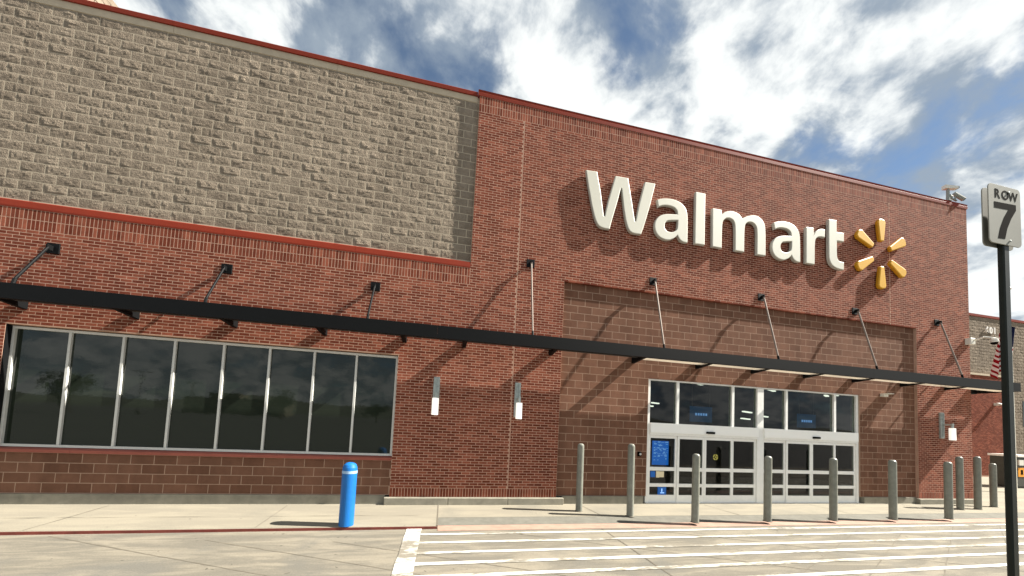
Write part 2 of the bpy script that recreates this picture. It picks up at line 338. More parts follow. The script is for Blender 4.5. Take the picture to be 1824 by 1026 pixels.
# ------------------------------------------------------------------ the store
store = thing('store_building', 'long red brick and tan split block store front with parapet tower over the entrance', 'building')
TX0, TX1 = 0.45, 17.83           # tower
ZT = 10.36                       # coping underside
ZB = 5.82                        # lower coping underside / recess head
RX0, RX1, RD = 2.93, 15.34, 0.075   # entrance recess
WX0, WX1, WZ0, WZ1 = -8.46, -1.13, 1.00, 3.49   # window opening incl. sill
DX0, DX1, DZ = 5.51, 13.00, 3.465
SPL = 0.075                      # split wall set back
BH, BL = 0.0652, 0.2032
LEFT = -13.0

def cut(iv, lo, hi, holes):
    """subtract x intervals from [lo, hi]"""
    out = [(lo, hi)]
    for a, b in holes:
        nx = []
        for p, r in out:
            if b <= p or a >= r: nx.append((p, r)); continue
            if a > p: nx.append((p, a))
            if b < r: nx.append((b, r))
        out = nx
    return out
def rows(x0, x1, z0, z1, h, l, holes=(), joints=(), phase=0.0, top_anchor=False):
    """running bond: [(x0, x1, z0, z1)]"""
    n = max(1, round((z1-z0)/h)); hh = (z1-z0)/n; res = []
    for k in range(n):
        za, zb = z0+k*hh, z0+(k+1)*hh; zc = (za+zb)/2
        hs = [(hx0, hx1) for hx0, hx1, hz0, hz1 in holes if hz0 < zc < hz1]+[(j-0.006, j+0.006) for j in joints]
        for a, b in cut(None, x0, x1, hs):
            off = (0.5 if k % 2 else 0.0)*l+phase
            i = math.floor((a-off)/l)
            while off+i*l < b:
                p, r = max(a, off+i*l), min(b, off+(i+1)*l)
                if r-p > 0.03: res.append((p, r, za, zb))
                i += 1
    return res
def soldier(x0, x1, z0, z1, holes=()):
    n = round((x1-x0)/0.0677); ww = (x1-x0)/n
    return [(x0+i*ww, x0+(i+1)*ww, z0, z1) for i in range(n)]
def area(p, y):
    a = project((p[0], y, p[2])); b = project((p[1], y, p[3]))
    if not (-40 < (a[0]+b[0])/2 < 1864 and -40 < (a[1]+b[1])/2 < 1066): return 0
    return abs((b[0]-a[0])*(b[1]-a[1]))
def lay(pieces, face_y, depth, gap, wall, name, rest_name, m, maker, jit=0.0015, variants=8, limit=300):
    """the pieces that show largest become parts, the others one joined part"""
    order = sorted(range(len(pieces)), key=lambda i: -area(pieces[i], face_y)); big = set(order[:limit])
    cache = {}; rest = MB()
    for i, (a, b, c, d) in enumerate(pieces):
        yy = face_y+random.uniform(-jit, jit)
        if i in big:
            key = (round(b-a, 3), round(d-c, 3), random.randrange(variants))
            if key not in cache:
                q = MB(); rr = random.Random(hash(key[:2]) % 9973+key[2]*31); maker(q, -(b-a)/2+gap, (b-a)/2-gap, 0, depth, -(d-c)/2+gap, (d-c)/2-gap, rr); cache[key] = q.mesh(name, m)
            link(name, cache[key], wall, ((a+b)/2, yy, (c+d)/2))
        else:
            maker(rest, a+gap, b-gap, yy, yy+depth, c+gap, d-gap, random)
    if rest.f: stuff(rest.build(rest_name, m, wall))
def mk_brick(q, x0, x1, y0, y1, z0, z1, rr):
    t = rr.random(); t = t*t if rr.random() < 0.6 else t
    q.box(x0, x1, y0, y1, z0, z1, t, 0, False)
def mk_block(q, x0, x1, y0, y1, z0, z1, rr): q.cham(x0, x1, y0, y1, z0, z1, 0.0012, rr.random())
def mk_split(q, x0, x1, y0, y1, z0, z1, rr):
    t = rr.random(); nx = max(2, round((x1-x0)/0.042)); nz = 5
    base = rr.uniform(-0.010, -0.003); tx, tz = rr.uniform(-0.012, 0.012), rr.uniform(-0.012, 0.012)
    bumps = [(rr.uniform(0, 1), rr.uniform(0, 1), rr.uniform(-0.014, 0.010), rr.uniform(0.08, 0.28)) for _ in range(7)]
    V = []
    for j in range(nz+1):
        for i in range(nx+1):
            u, v = i/nx, j/nz
            e = min(1.0, min(u, 1-u)*nx*0.75, min(v, 1-v)*nz*0.75)
            h = base+tx*(u-.5)+tz*(v-.5)+sum(a*math.exp(-((u-cu)**2*2.5+(v-cv)**2)/(s*s)) for cu, cv, a, s in bumps)+rr.uniform(-0.006, 0.006)
            h = min(-0.001, h)*e*0.65
            V.append((x0+(x1-x0)*u, y0+h, z0+(z1-z0)*v))
    w_ = nx+1
    F = [(j*w_+i, j*w_+i+1, (j+1)*w_+i+1, (j+1)*w_+i) for j in range(nz) for i in range(nx)]
    q.quads(V, F, t)
    # returns to the mortar
    edge = [j for j in range(w_)]+[j*w_+nx for j in range(1, nz+1)]+[nz*w_+i for i in range(nx-1, -1, -1)]+[j*w_ for j in range(nz-1, 0, -1)]
    R = [V[k] for k in edge]; n = len(R)
    q.quads(R+[(p[0], y0+0.05, p[2]) for p in R], [(i, n+i, n+(i+1) % n, (i+1) % n) for i in range(n)], t)

# --- brick wall: mortar backing with the openings left free, bricks laid on it
MY = 0.0007
q = MB()
def back(x0, x1, z0, z1, y=MY, th=0.3): q.box(x0, x1, y, y+th, z0, z1)
e = 0.004
back(TX0+e, TX1-e, ZB+e, ZT)                      # tower above the recess head
back(WX1+e, RX0-e, 0.17, ZB+e*0.5)                # pier between window and entrance
back(RX1+e, TX1-e, 0.17, ZB+e*0.5)                # right pier
back(LEFT, WX1+e*0.5, WZ1+e, ZB)                  # band over the window
back(LEFT, WX0-e, 0.17, WZ1+e*0.5)                # left of the window
bw = q.build('brick_wall', 'mortar', store)
CJ = (1.66, 14.2)
P = []
P += rows(TX0, TX1, 5.80, ZT-0.42, BH, BL, [(RX0, RX1, 0, ZB)], CJ)
P += soldier(TX0, TX1, ZT-0.42, ZT-0.21)+soldier(TX0, TX1, ZT-0.21, ZT)
P += rows(TX0, RX0, ZB-0.42, 5.80, BH, BL, (), CJ[:1])
P += soldier(LEFT, TX0, ZB-0.21, ZB)+soldier(LEFT, TX0, ZB-0.42, ZB-0.21)
P += rows(LEFT, RX0, 0.38, ZB-0.42, BH, BL, [(WX0, WX1, 0, WZ1)], CJ[:1])
P += soldier(WX1, RX0, 0.17, 0.38)+soldier(LEFT, WX0, 0.17, 0.38)
P += rows(RX1, TX1, 0.38, 5.80, BH, BL, (), ())+soldier(RX1, TX1, 0.17, 0.38)
lay(P, 0.0, 0.10, 0.0066, bw, 'brick', 'brickwork', 'brick', mk_brick, jit=0.0004)
for jx, z0 in ((CJ[0], 0.38), (CJ[1], ZB)):
    box_part('control_joint', 'mortar', bw, jx-0.0055, jx+0.0055, -0.0012, MY+0.004, z0, ZT-0.43)

# --- tan split-face wall
q = MB(); q.box(LEFT, TX0, SPL+0.0005, SPL+0.3, ZB+0.05, ZT); sw = q.build('split_block_wall', 'split_mortar', store)
P = rows(LEFT, TX0-0.002, 6.03, 10.21, 0.1990, 0.4064, (), (), 0.1)
lay(P, SPL, 0.05, 0.0072, sw, 'block', 'blockwork', 'split_block', mk_split, jit=0.0003, variants=14)
# --- smooth block: entrance recess and below the window
q = MB()
q.box(RX0-0.05, DX0+0.002, RD+0.0007, RD+0.25, 0.20, ZB+0.05); q.box(DX1-0.002, RX1+0.05, RD+0.0007, RD+0.25, 0.20, ZB+0.05); q.box(DX0+0.002, DX1-0.002, RD+0.0007, RD+0.25, DZ+0.001, ZB+0.05)
ew = q.build('entrance_block_wall', 'block_mortar', store)
P = rows(RX0, RX1, 0.20, ZB, 0.1995, 0.4064, [(DX0, DX1, 0, DZ)], (), 0.11)
q = MB(); q.box(WX0, WX1, 0.0607, 0.3, 0.20, WZ0); lw = q.build('window_block_wall', 'block_mortar', store)
lay(P, RD, 0.10, 0.0066, ew, 'block', 'blockwork', 'smooth_block', mk_block, jit=0.0003)
lay(rows(WX0, WX1, 0.21, WZ0-0.002, 0.198, 0.4064, (), (), 0.06), 0.06, 0.1, 0.0066, lw, 'block', 'blockwork', 'smooth_block', mk_block, jit=0.0003)

# --- copings, caps, sills, bases
def lengths(x0, x1, step):
    n = max(1, round((x1-x0)/step)); return [(x0+(x1-x0)*i/n, x0+(x1-x0)*(i+1)/n) for i in range(n)]
for a, b in lengths(TX0-0.04, TX1+0.04, 3.05):
    q = MB(); q.prism([(-0.010, ZT+0.001), (-0.014, ZT+0.085), (-0.003, ZT+0.10), (-0.014, ZT+0.155), (0.1, ZT+0.185), (0.45, ZT+0.17), (0.45, ZT)], a+0.002, b-0.002); q.build('parapet_coping', 'red_metal', store)
for a, b in lengths(LEFT, TX0-0.045, 3.05):
    q = MB(); q.prism([(0.035, 10.375), (0.030, 10.47), (0.04, 10.485), (0.1, 10.50), (0.5, 10.49), (0.5, 10.375)], a+0.002, b-0.002); q.build('parapet_coping', 'red_metal', store)
    q = MB(); q.box(a+0.003, b-0.003, SPL-0.012, 0.4, 10.215, 10.374); q.build('cap_course', 'tan_cap', store)
for a, b in lengths(LEFT, TX0-0.001, 2.65):
    q = MB(); q.prism([(-0.006, ZB+0.002), (-0.007, ZB+0.035), (0.004, ZB+0.15), (SPL+0.02, ZB+0.205), (SPL+0.02, ZB+0.002)], a+0.0015, b-0.0015); q.build('ledge_coping', 'red_metal', store)
for a, b in lengths(WX0+0.002, WX1-0.002, 1.22):
    q = MB(); q.prism([(0.02, WZ0+0.002), (0.02, WZ0+0.06), (0.14, WZ0+0.098), (0.14, WZ0+0.002)], a+0.002, b-0.002); q.build('window_sill', 'red_sill', store)
q = MB(); q.box(LEFT, WX1-0.1, 0.028, 0.4, -0.1, 0.198); q.build('base', 'concrete_base', store)
for a, b in lengths(WX1-0.1, RX0+0.18, 1.4):
    q = MB(); q.cham(a+0.003, b-0.003, -0.085, 0.3, -0.1, 0.166, 0.012); q.build('base', 'concrete_base', store)
for a, b in ((RX0+0.182, DX0-0.1), (DX1+0.1, RX1-0.1)):
    q = MB(); q.box(a, b, 0.03, 0.4, -0.1, 0.196); q.build('base', 'concrete_base', store)
q = MB(); q.cham(RX1-0.098, TX1+0.06, -0.085, 0.3, -0.1, 0.166, 0.012); q.build('base', 'concrete_base', store)
# shell: right flank, roof, back
q = MB(); q.box(TX1-0.25, TX1-0.002, 0.31, 14, 0.0, 10.34); q.build('flank_wall', 'brick', store)
q = MB(); q.box(LEFT, TX1-0.26, 0.31, 14, 9.6, 9.8); q.build('roof', 'dark_panel', store)
# lit screen volume on the roof, far left
rs = MB(); rs.box(-15, -9.93, 1.4, 3.4, 9.9, 13.5); rso = rs.build('roof_screen', 'split_mortar', store)
rr = MB()
for k in range(19):
    for i in range(5):
        a = 1.4+i*0.41+(0.2 if k % 2 else 0); b = min(3.4, a+0.41)
        z = 9.9+k*0.19
        if b-a > 0.05: rr.box(-9.95, -9.905+random.uniform(-0.012, 0.012), a+0.007, b-0.007, z+0.007, z+0.183, random.random())
stuff(rr.build('blockwork', 'split_block', rso))

# --- the strip window
win = link('window', None, store, (0, 0, 0))
FZ0, FZ1 = 1.10, 3.475; GY = 0.13
box_part('frame', 'aluminium', win, WX0+0.01, WX1-0.005, GY-0.03, GY+0.06, FZ0, FZ0+0.05)
box_part('frame', 'aluminium', win, WX0+0.01, WX1-0.005, GY-0.03, GY+0.06, FZ1-0.05, FZ1)
MX = [-8.43, -7.52, -6.613, -5.70, -4.785, -3.885, -2.97, -2.065, -1.165]
for i, x in enumerate(MX):
    box_part('mullion', 'aluminium', win, x-0.022, x+0.022, GY-0.028, GY+0.058, FZ0+0.051, FZ1-0.051)
for a, b in zip(MX[:-1], MX[1:]):
    q = MB(); q.box(a+0.023, b-0.023, GY+0.012, GY+0.03, FZ0+0.051, FZ1-0.051)
    p = q.build('pane', 'tinted_glass', win); p.rotation_euler = (0, 0, 0)
box_part('jamb_strip', 'black_metal', win, WX0+0.001, WX0+0.009, 0.004, GY-0.031, 1.11, FZ1+0.01)  # thin dark strip covering the left reveal of the opening
box_part('backing', 'interior_wall', win, WX0+0.01, WX1-0.005, GY+0.10, GY+0.17, 0.9, FZ1)

# --- entrance doors
ent = link('entrance_doors', None, store, (0, 0, 0))
EY = 0.11
def bar(name, x0, x1, z0, z1, y0=0.0, y1=0.12, m='white_aluminium', parent=None): return box_part(name, m, parent or ent, x0, x1, EY+y0, EY+y1, z0, z1)
bar('frame', DX0+0.003, DX0+0.09, 0.0, DZ-0.003); bar('frame', DX1-0.09, DX1-0.003, 0.0, DZ-0.003)
bar('frame', DX0+0.091, DX1-0.091, DZ-0.085, DZ-0.003)
bar('frame', 9.14, 9.36, 0.0, DZ-0.086, -0.01)
tops = [DX0+0.09, 6.47, 8.30, 9.14]; tops2 = [9.36, 10.21, 12.06, DX1-0.09]
for T in (tops, tops2):
    for x in T[1:-1]: bar('mullion', x-0.04, x+0.04, 2.201, DZ-0.086)
    for a, b in zip(T[:-1], T[1:]):
        q = MB(); q.box(a+(0.041 if a != T[0] else 0.001), b-(0.041 if b != T[-1] else 0.001), EY+0.05, EY+0.062, 2.201, DZ-0.086); q.build('pane', 'door_glass', ent)
    hd = bar('door_header', T[0]+0.001, T[-1]-0.001, 1.93, 2.2, -0.06, 0.12, 'header_white')
    bar('header_lip', T[0]+0.001, T[-1]-0.001, 1.86, 1.928, -0.02, 0.10)
    cxm = (T[1]+T[2])/2+0.1
    box_part('motion_sensor', 'print_black', hd, cxm-0.13, cxm+0.13, EY-0.10, EY-0.061, 1.96, 2.02)
doors = [[5.60, 6.49, 7.36, 8.30, 9.14], [9.36, 10.20, 11.14, 12.06, 12.91]]
for D in doors:
    for i in range(4):
        a, b = D[i]+0.002, D[i+1]-0.002; slide = i in (1, 2); y0 = 0.0 if slide else 0.03
        d = link('sliding_door' if slide else 'side_light', None, ent, (0, 0, 0))
        for x0, x1 in ((a, a+0.058), (b-0.058, b)): bar('stile', x0, x1, 0.012, 1.855, y0, y0+0.05, parent=d)
        for z0, z1 in ((0.012, 0.215), (0.44, 0.53), (0.88, 0.98), (1.78, 1.855)): bar('rail', a+0.0585, b-0.0585, z0, z1, y0, y0+0.05, parent=d)
        for z0, z1 in ((0.216, 0.439), (0.531, 0.879), (0.981, 1.779)):
            q = MB(); q.box(a+0.059, b-0.059, EY+y0+0.02, EY+y0+0.03, z0, z1); q.build('pane', 'door_glass', d)
bar('threshold', DX0+0.01, DX1-0.01, 0.001, 0.011, -0.05, 0.2, 'aluminium')
def sticker(x0, x1, z0, z1, m, y=-0.0): return box_part('sticker', m, ent, x0, x1, EY+0.032+y, EY+0.047+y, z0, z1)
# blue information screen behind the left side light with rows of pale marks
sc = box_part('information_screen', 'screen_blue', ent, 5.78, 6.28, EY+0.10, EY+0.13, 1.03, 1.70)
random.seed(3)
for r_, z in enumerate((1.655, 1.60, 1.56, 1.49, 1.455, 1.42, 1.37, 1.335, 1.29, 1.26, 1.19, 1.16)):
    x = 5.81
    while x < 6.22:
        l = random.uniform(0.04, 0.12)
        if random.random() < 0.72: box_part('text_mark', 'screen_mark', sc, x, min(x+l, 6.26), EY+0.096, EY+0.0995, z, z+random.choice((0.010, 0.016, 0.028)))
        x += l+random.uniform(0.02, 0.07)
sticker(5.69, 5.83, 0.70, 0.86, 'sticker_blue'); sticker(5.86, 5.96, 0.69, 0.865, 'sticker_pale'); sticker(5.965, 6.10, 0.70, 0.86, 'sticker_pale')
st = sticker(5.92, 6.18, 0.22, 0.43, 'sticker_blue')
box_part('figure_mark', 'screen_mark', st, 6.03, 6.06, EY+0.029, EY+0.0315, 0.30, 0.39); box_part('figure_mark', 'screen_mark', st, 6.00, 6.12, EY+0.029, EY+0.0315, 0.26, 0.285)
ring = MB(); n = 20
for i in range(n):
    a0, a1 = 2*math.pi*i/n, 2*math.pi*(i+1)/n
    if i % 5 == 0: continue
    ring.face([(7.74+r*math.cos(t), EY+0.015, 1.30+r*math.sin(t)) for r, t in ((0.085, a0), (0.085, a1), (0.05, a1), (0.05, a0))])
ring.build('sticker', 'sticker_yellow', ent)
sticker(7.72, 7.76, 1.28, 1.32, 'sticker_yellow', -0.03)
# vestibule behind the glass
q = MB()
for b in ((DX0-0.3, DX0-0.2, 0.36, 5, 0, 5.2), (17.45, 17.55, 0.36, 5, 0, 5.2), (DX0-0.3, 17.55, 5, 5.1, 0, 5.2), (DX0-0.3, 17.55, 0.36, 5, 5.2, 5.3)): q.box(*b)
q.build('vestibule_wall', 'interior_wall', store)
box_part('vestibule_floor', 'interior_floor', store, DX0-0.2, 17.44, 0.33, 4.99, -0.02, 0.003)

# ------------------------------------------------------------------ lights and boards in the vestibule
def inside(x, y, Y):
    v = right*((x-912)/FPX)+down*((y-718.85)/FPX)+fwd; t = (Y-CAM_POS.y)/v.y; return CAM_POS+v*t
for i, (x, y, Y, l) in enumerate(((1241, 684, 2.2, 0.9), (1156, 724, 3.4, 0.5), (1167, 719, 4.0, 0.5), (1331, 735, 3.0, 0.9), (1328, 747, 3.6, 0.9), (1374, 696, 2.4, 0.8), (1362, 743, 3.4, 0.7), (1472, 706, 2.6, 0.45), (1490, 705, 3.0, 0.4))):
    p = inside(x, y, Y); q = MB(); q.box(-0.05, 0.05, -l/2, l/2, 0, 0.045)
    names = ('over the left sliding doors', 'at far left of the left side pane', 'second from left in the left side pane', 'upper of the pair left of centre post', 'lower of the pair left of centre post', 'right of the centre post near the top', 'low and right of the centre post', 'top of the wide right pane', 'rightmost in the narrow end pane')
    o = q.build('strip_light', 'tube_light', None, p); o.rotation_euler = (0, 0, math.radians(-62)); tag(o, 'lit strip light inside the entrance, '+names[i], 'ceiling light', 'strip lights inside the entrance')
for x, y, ww, hh, lab in ((1249, 738, 0.95, 0.58, 'blue sign board hanging behind the left transom glass'), (1437, 750, 0.9, 0.55, 'blue sign board hanging behind the right transom glass')):
    p = inside(x, y, 2.8); t = thing('hanging_board', lab, 'sign', p, 'blue boards hanging inside the entrance')
    box_part('board', 'blue_board', t, -ww/2, ww/2, 0, 0.03, -hh/2, hh/2)
    for k in range(5): box_part('text_mark', 'screen_mark', t, -0.26+k*0.11, -0.19+k*0.11, -0.012, -0.002, -0.05, 0.04)
    for sx in (-1, 1):
        q = MB(); q.tube((sx*ww*0.4, 0.015, hh/2), (sx*ww*0.4, 0.015, hh/2+1.0), 0.008, n=6); q.build('cable', 'steel_rod', t)

# ------------------------------------------------------------------ canopy
FY = -0.6; CZ0, CZ1 = 3.848, 4.135; CX1 = 18.90
can = thing('entrance_canopy', 'long shallow black steel canopy hung on rods across the whole store front', 'canopy')
for a, b in lengths(LEFT, CX1, 6.1):
    q = MB(); q.prism([(FY, CZ0), (FY, CZ1), (FY+0.09, CZ1), (FY+0.09, CZ1-0.012), (FY+0.012, CZ1-0.012), (FY+0.012, CZ0+0.012), (FY+0.09, CZ0+0.012), (FY+0.09, CZ0)], a+0.001, b-0.001); q.build('fascia', 'black_metal', can)
q = MB(); q.box(CX1-0.012, CX1, FY+0.001, 5.0, CZ0, CZ1); q.build('fascia', 'black_metal', can)
BX = [-10.0, -8.2, -6.35, -4.55, -2.75, -1.0, 0.40, 2.62, 5.02, 7.02, 8.90, 10.80, 12.72, 14.75, 16.6]
IN = -0.175
for x in BX:
    wy = RD-0.002 if RX0 < x < RX1 else -0.002
    q = MB(); v = [(x+s, y, z) for s in (-0.045, 0.045) for y, z in ((wy, 3.80), (FY+0.013, 3.862), (FY+0.013, 4.03), (wy, 4.03))]
    q.quads(v, [(3, 2, 1, 0), (4, 5, 6, 7), (0, 1, 5, 4), (1, 2, 6, 5), (2, 3, 7, 6), (3, 0, 4, 7)]); q.build('beam', 'black_metal', can)
for y in (0.4, 1.6, 2.8, 4.0):
    q = MB(); q.box(TX1+0.001, CX1-0.013, y-0.045, y+0.045, 3.83, 4.03); q.build('beam', 'black_metal', can)
edges = [LEFT]+BX+[CX1-0.02]
for a, b in zip(edges[:-1], edges[1:]):
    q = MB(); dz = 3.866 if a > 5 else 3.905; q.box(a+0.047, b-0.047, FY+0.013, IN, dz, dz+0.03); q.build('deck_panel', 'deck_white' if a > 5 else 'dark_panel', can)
q = MB(); q.box(TX1+0.002, CX1-0.014, IN+0.002, 5, 4.035, 4.06); q.build('deck_panel', 'deck_white', can)
for i, (x, z, y1) in enumerate(((-7.86, 5.077, -0.55), (-4.81, 5.077, -0.55), (-1.74, 5.07, -0.55), (1.986, 6.15, -0.55), (5.517, 6.13, -0.55), (9.114, 6.11, -0.55), (12.70, 6.085, -0.55), (16.267, 6.085, -0.55))):
    q = MB(); s = 0.105; q.cham(x-s, x+s, -0.022, -0.001, z-s, z+s, 0.004); pl = q.build('wall_plate', 'black_metal', can)
    q = MB(); q.box(x-0.012, x+0.012, -0.13, -0.023, z-0.06, z+0.04); q.build('lug', 'black_metal', pl)
    q = MB(); q.tube((x, -0.10, z-0.02), (x, -0.55, CZ1+0.1), 0.022, n=10); rd = q.build('rod', 'steel_rod' if i > 2 else 'black_metal', can, smooth=False)
    q = MB(); q.tube((x, -0.55, CZ1+0.1), (x, -0.572, CZ1-0.005), 0.028, n=8); q.build('clevis', 'black_metal', rd)

# ------------------------------------------------------------------ the sign
LET = {'W': [[(3.374, 8.874), (3.693, 8.89), (3.826, 8.293), (3.926, 7.691), (3.959, 7.686), (4.045, 8.118), (4.234, 8.875), (4.611, 8.885), (4.734, 8.285), (4.849, 7.695), (4.879, 7.696), (4.969, 8.196), (5.125, 8.874), (5.45, 8.885), (5.297, 8.21), (5.127, 7.589), (5.045, 7.355), (4.844, 7.348), (4.716, 7.381), (4.632, 7.508), (4.542, 7.817), (4.431, 8.545), (4.404, 8.551), (4.304, 8.121), (4.184, 7.67), (4.109, 7.352), (3.926, 7.351), (3.792, 7.392), (3.699, 7.525), (3.6, 7.826), (3.469, 8.398)]],
 'a': [[(5.514, 8.431), (5.66, 8.495), (5.83, 8.525), (6.028, 8.533), (6.197, 8.505), (6.347, 8.426), (6.445, 8.308), (6.49, 8.15), (6.5, 7.672), (6.5, 7.341), (6.372, 7.335), (6.244, 7.402), (6.178, 7.515), (6.138, 7.465), (6.036, 7.379), (5.892, 7.319), (5.727, 7.331), (5.582, 7.393), (5.487, 7.509), (5.453, 7.654), (5.469, 7.808), (5.547, 7.934), (5.668, 8.021), (5.832, 8.075), (6.164, 8.115), (6.162, 8.192), (6.118, 8.27), (6.012, 8.318), (5.846, 8.327), (5.681, 8.298), (5.56, 8.23)], [(5.95, 7.907), (6.182, 7.945), (6.178, 7.734), (6.144, 7.653), (6.051, 7.585), (5.927, 7.561), (5.824, 7.582), (5.764, 7.667), (5.767, 7.781), (5.832, 7.872)]],
 'l': [[(6.739, 8.886), (7.062, 8.89), (7.062, 7.358), (6.741, 7.354)]],
 'm': [[(7.307, 8.498), (7.611, 8.503), (7.626, 8.375), (7.719, 8.457), (7.875, 8.517), (8.056, 8.525), (8.216, 8.472), (8.331, 8.362), (8.445, 8.441), (8.652, 8.516), (8.838, 8.528), (9.003, 8.464), (9.11, 8.34), (9.154, 8.144), (9.158, 7.347), (8.85, 7.342), (8.854, 8.096), (8.806, 8.229), (8.701, 8.3), (8.562, 8.3), (8.448, 8.231), (8.403, 8.093), (8.401, 7.352), (8.092, 7.35), (8.084, 8.131), (8.026, 8.25), (7.923, 8.303), (7.789, 8.29), (7.678, 8.202), (7.634, 8.077), (7.63, 7.352), (7.318, 7.356)]],
 'r': [[(10.654, 8.484), (10.937, 8.496), (10.946, 8.282), (11.012, 8.388), (11.128, 8.484), (11.269, 8.517), (11.382, 8.515), (11.374, 8.252), (11.268, 8.265), (11.128, 8.243), (11.035, 8.18), (10.985, 8.077), (10.976, 7.335), (10.654, 7.335)]],
 't': [[(11.529, 8.877), (11.845, 8.885), (11.843, 8.506), (12.132, 8.516), (12.13, 8.233), (11.848, 8.225), (11.846, 7.741), (11.881, 7.62), (11.976, 7.565), (12.125, 7.563), (12.119, 7.313), (11.951, 7.319), (11.76, 7.351), (11.618, 7.437), (11.548, 7.582), (11.53, 7.714)]]}
def smooth_poly(p, it=2):
    for _ in range(it):
        n = len(p); o = []
        for i in range(n):
            a, b, c = Vector(p[i-1]), Vector(p[i]), Vector(p[(i+1) % n])
            u, v = (b-a), (c-b)
            ang = abs(u.angle_signed(v)) if u.length > 1e-6 and v.length > 1e-6 else 0
            if ang > math.radians(48) or ang < math.radians(4): o.append(tuple(b))
            else:
                k = 0.25; o.append(tuple(b-u*k)); o.append(tuple(b+v*k))
        p = o
    return p
def solid(name, loops, parent, y_back, y_front, bevel, mf, ms):
    """filled outline in the wall plane, raised from y_back to y_front, with a bevelled rim"""
    cu = bpy.data.curves.new(name, 'CURVE'); cu.dimensions = '2D'; cu.fill_mode = 'BOTH'
    for lp in loops:
        sp = cu.splines.new('POLY'); sp.points.add(len(lp)-1); sp.use_cyclic_u = True
        for i, (x, z) in enumerate(lp): sp.points[i].co = (x, z, 0, 1)
    d = (y_back-y_front)/2
    cu.extrude = d-bevel; cu.bevel_depth = bevel; cu.bevel_resolution = 1; cu.offset = -bevel
    tmp = bpy.data.objects.new(name, cu); COL.objects.link(tmp)
    dg = bpy.context.evaluated_depsgraph_get(); me = bpy.data.meshes.new_from_object(tmp.evaluated_get(dg)); bpy.data.objects.remove(tmp)
    me.transform(Matrix.Translation((0, (y_back+y_front)/2, 0)) @ Matrix.Rotation(math.radians(90), 4, 'X'))
    me.materials.clear(); me.materials.append(MATS[mf]); me.materials.append(MATS[ms])
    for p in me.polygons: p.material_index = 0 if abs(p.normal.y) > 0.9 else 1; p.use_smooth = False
    return link(name, me, parent)
SY0, SY1 = -0.018, -0.115
sign = thing('store_sign', 'raised cream letters spelling Walmart with an amber starburst on the brick tower', 'sign')
order = [('W', 0, 0), ('a', 0, 0), ('l', 0, 0), ('m', 0, 0), ('a', 3.93, -0.012), ('r', 0, 0), ('t', 0, 0)]
for ch, dx, dz in order:
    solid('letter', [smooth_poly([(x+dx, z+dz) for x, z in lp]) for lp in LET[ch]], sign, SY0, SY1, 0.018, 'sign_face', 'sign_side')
cx, cz = 13.70, 8.075
for k in range(6):
    a = math.radians(90+60*k); ca, sa = math.cos(a), math.sin(a)
    prof = [(0.44, -0.085), (0.42, -0.05), (0.42, 0.05), (0.44, 0.085), (1.06, 0.165), (1.14, 0.12), (1.165, 0.05), (1.165, -0.05), (1.14, -0.12), (1.06, -0.165)]
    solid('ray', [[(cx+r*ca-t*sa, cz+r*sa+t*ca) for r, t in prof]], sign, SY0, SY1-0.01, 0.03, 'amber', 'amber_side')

# ------------------------------------------------------------------ wall lamps
def wall_lamp(x, label):
    t = thing('wall_lamp', label, 'wall lamp', (x, 0, 0), 'wall lamps on the brick piers')
    q = MB(); q.cham(-0.075, 0.075, -0.055, -0.002, 2.16, 3.03, 0.012); pl = q.build('back_plate', 'galvanised', t)
    for s in (-0.03, 0.03):
        q = MB(); q.box(s-0.010, s+0.010, -0.075, -0.056, 2.2, 3.0); q.build('rib', 'galvanised', pl)
    q = MB(); q.box(-0.03, 0.03, -0.30, -0.06, 2.60, 2.64); q.tube((0, -0.27, 2.50), (0, -0.27, 2.66), 0.035, n=10); q.build('arm', 'galvanised', t)
    q = MB(); q.lathe([(0.070, 2.115), (0.078, 2.12), (0.078, 2.50), (0.070, 2.51)], 20, (0, -0.27, 0)); q.build('shade', 'lamp_shade', t, smooth=False)
wall_lamp(-0.2, 'white cylinder wall lamp on a metal plate, first one right of the strip window')
wall_lamp(1.80, 'white cylinder wall lamp on a metal plate beside the entrance recess, left of the doors')
wall_lamp(16.36, 'white cylinder wall lamp on the narrow brick pier right of the doors')

# ------------------------------------------------------------------ cameras and small fixtures
t = thing('roof_cameras', 'pair of security cameras on a short mast at the right end of the parapet', 'security camera', (17.02, 0.04, 10.53))
q = MB(); q.tube((0, 0, 0), (0, 0, 0.52), 0.06, 0.05); q.box(-0.09, 0.09, -0.09, 0.09, 0, 0.03); q.build('mast', 'camera_grey', t)
q = MB(); q.prism([(-0.30, 0), (-0.30, 0.09), (0.22, 0.16), (0.22, 0.0)], -0.08, 0.08); o = q.build('camera_housing', 'camera_white', t, (0.08, 0, 0.56)); o.rotation_euler = (0, 0, math.radians(75))
q = MB(); q.box(-0.07, 0.07, -0.34, -0.301, 0.01, 0.085); q.build('lens', 'print_black', o)
q = MB(); q.tube((0, 0, 0.2), (0.5, 0, 0.12), 0.035); q.tube((0.42, 0, 0.12), (0.44, 0, 0.36), 0.028); q.tube((0.05, 0, 0.26), (0.2, 0, 0.22), 0.07); q.build('bracket_arm', 'camera_grey', t)
q = MB(); q.tube((0.36, 0, 0.42), (0.74, -0.1, 0.16), 0.075, 0.085); o = q.build('camera_housing', 'camera_grey', t)
q = MB(); q.tube((0.742, -0.1005, 0.158), (0.76, -0.105, 0.146), 0.06); q.build('lens', 'print_black', o)
t.scale = (0.82, 0.82, 0.82)
t = thing('corner_camera', 'white dome camera on a bracket at the right corner of the brick tower', 'security camera', (17.70, 0, 5.55))
q = MB(); q.cham(-0.10, 0.12, -0.14, -0.001, -0.10, 0.12, 0.015); q.build('junction_box', 'camera_white', t)
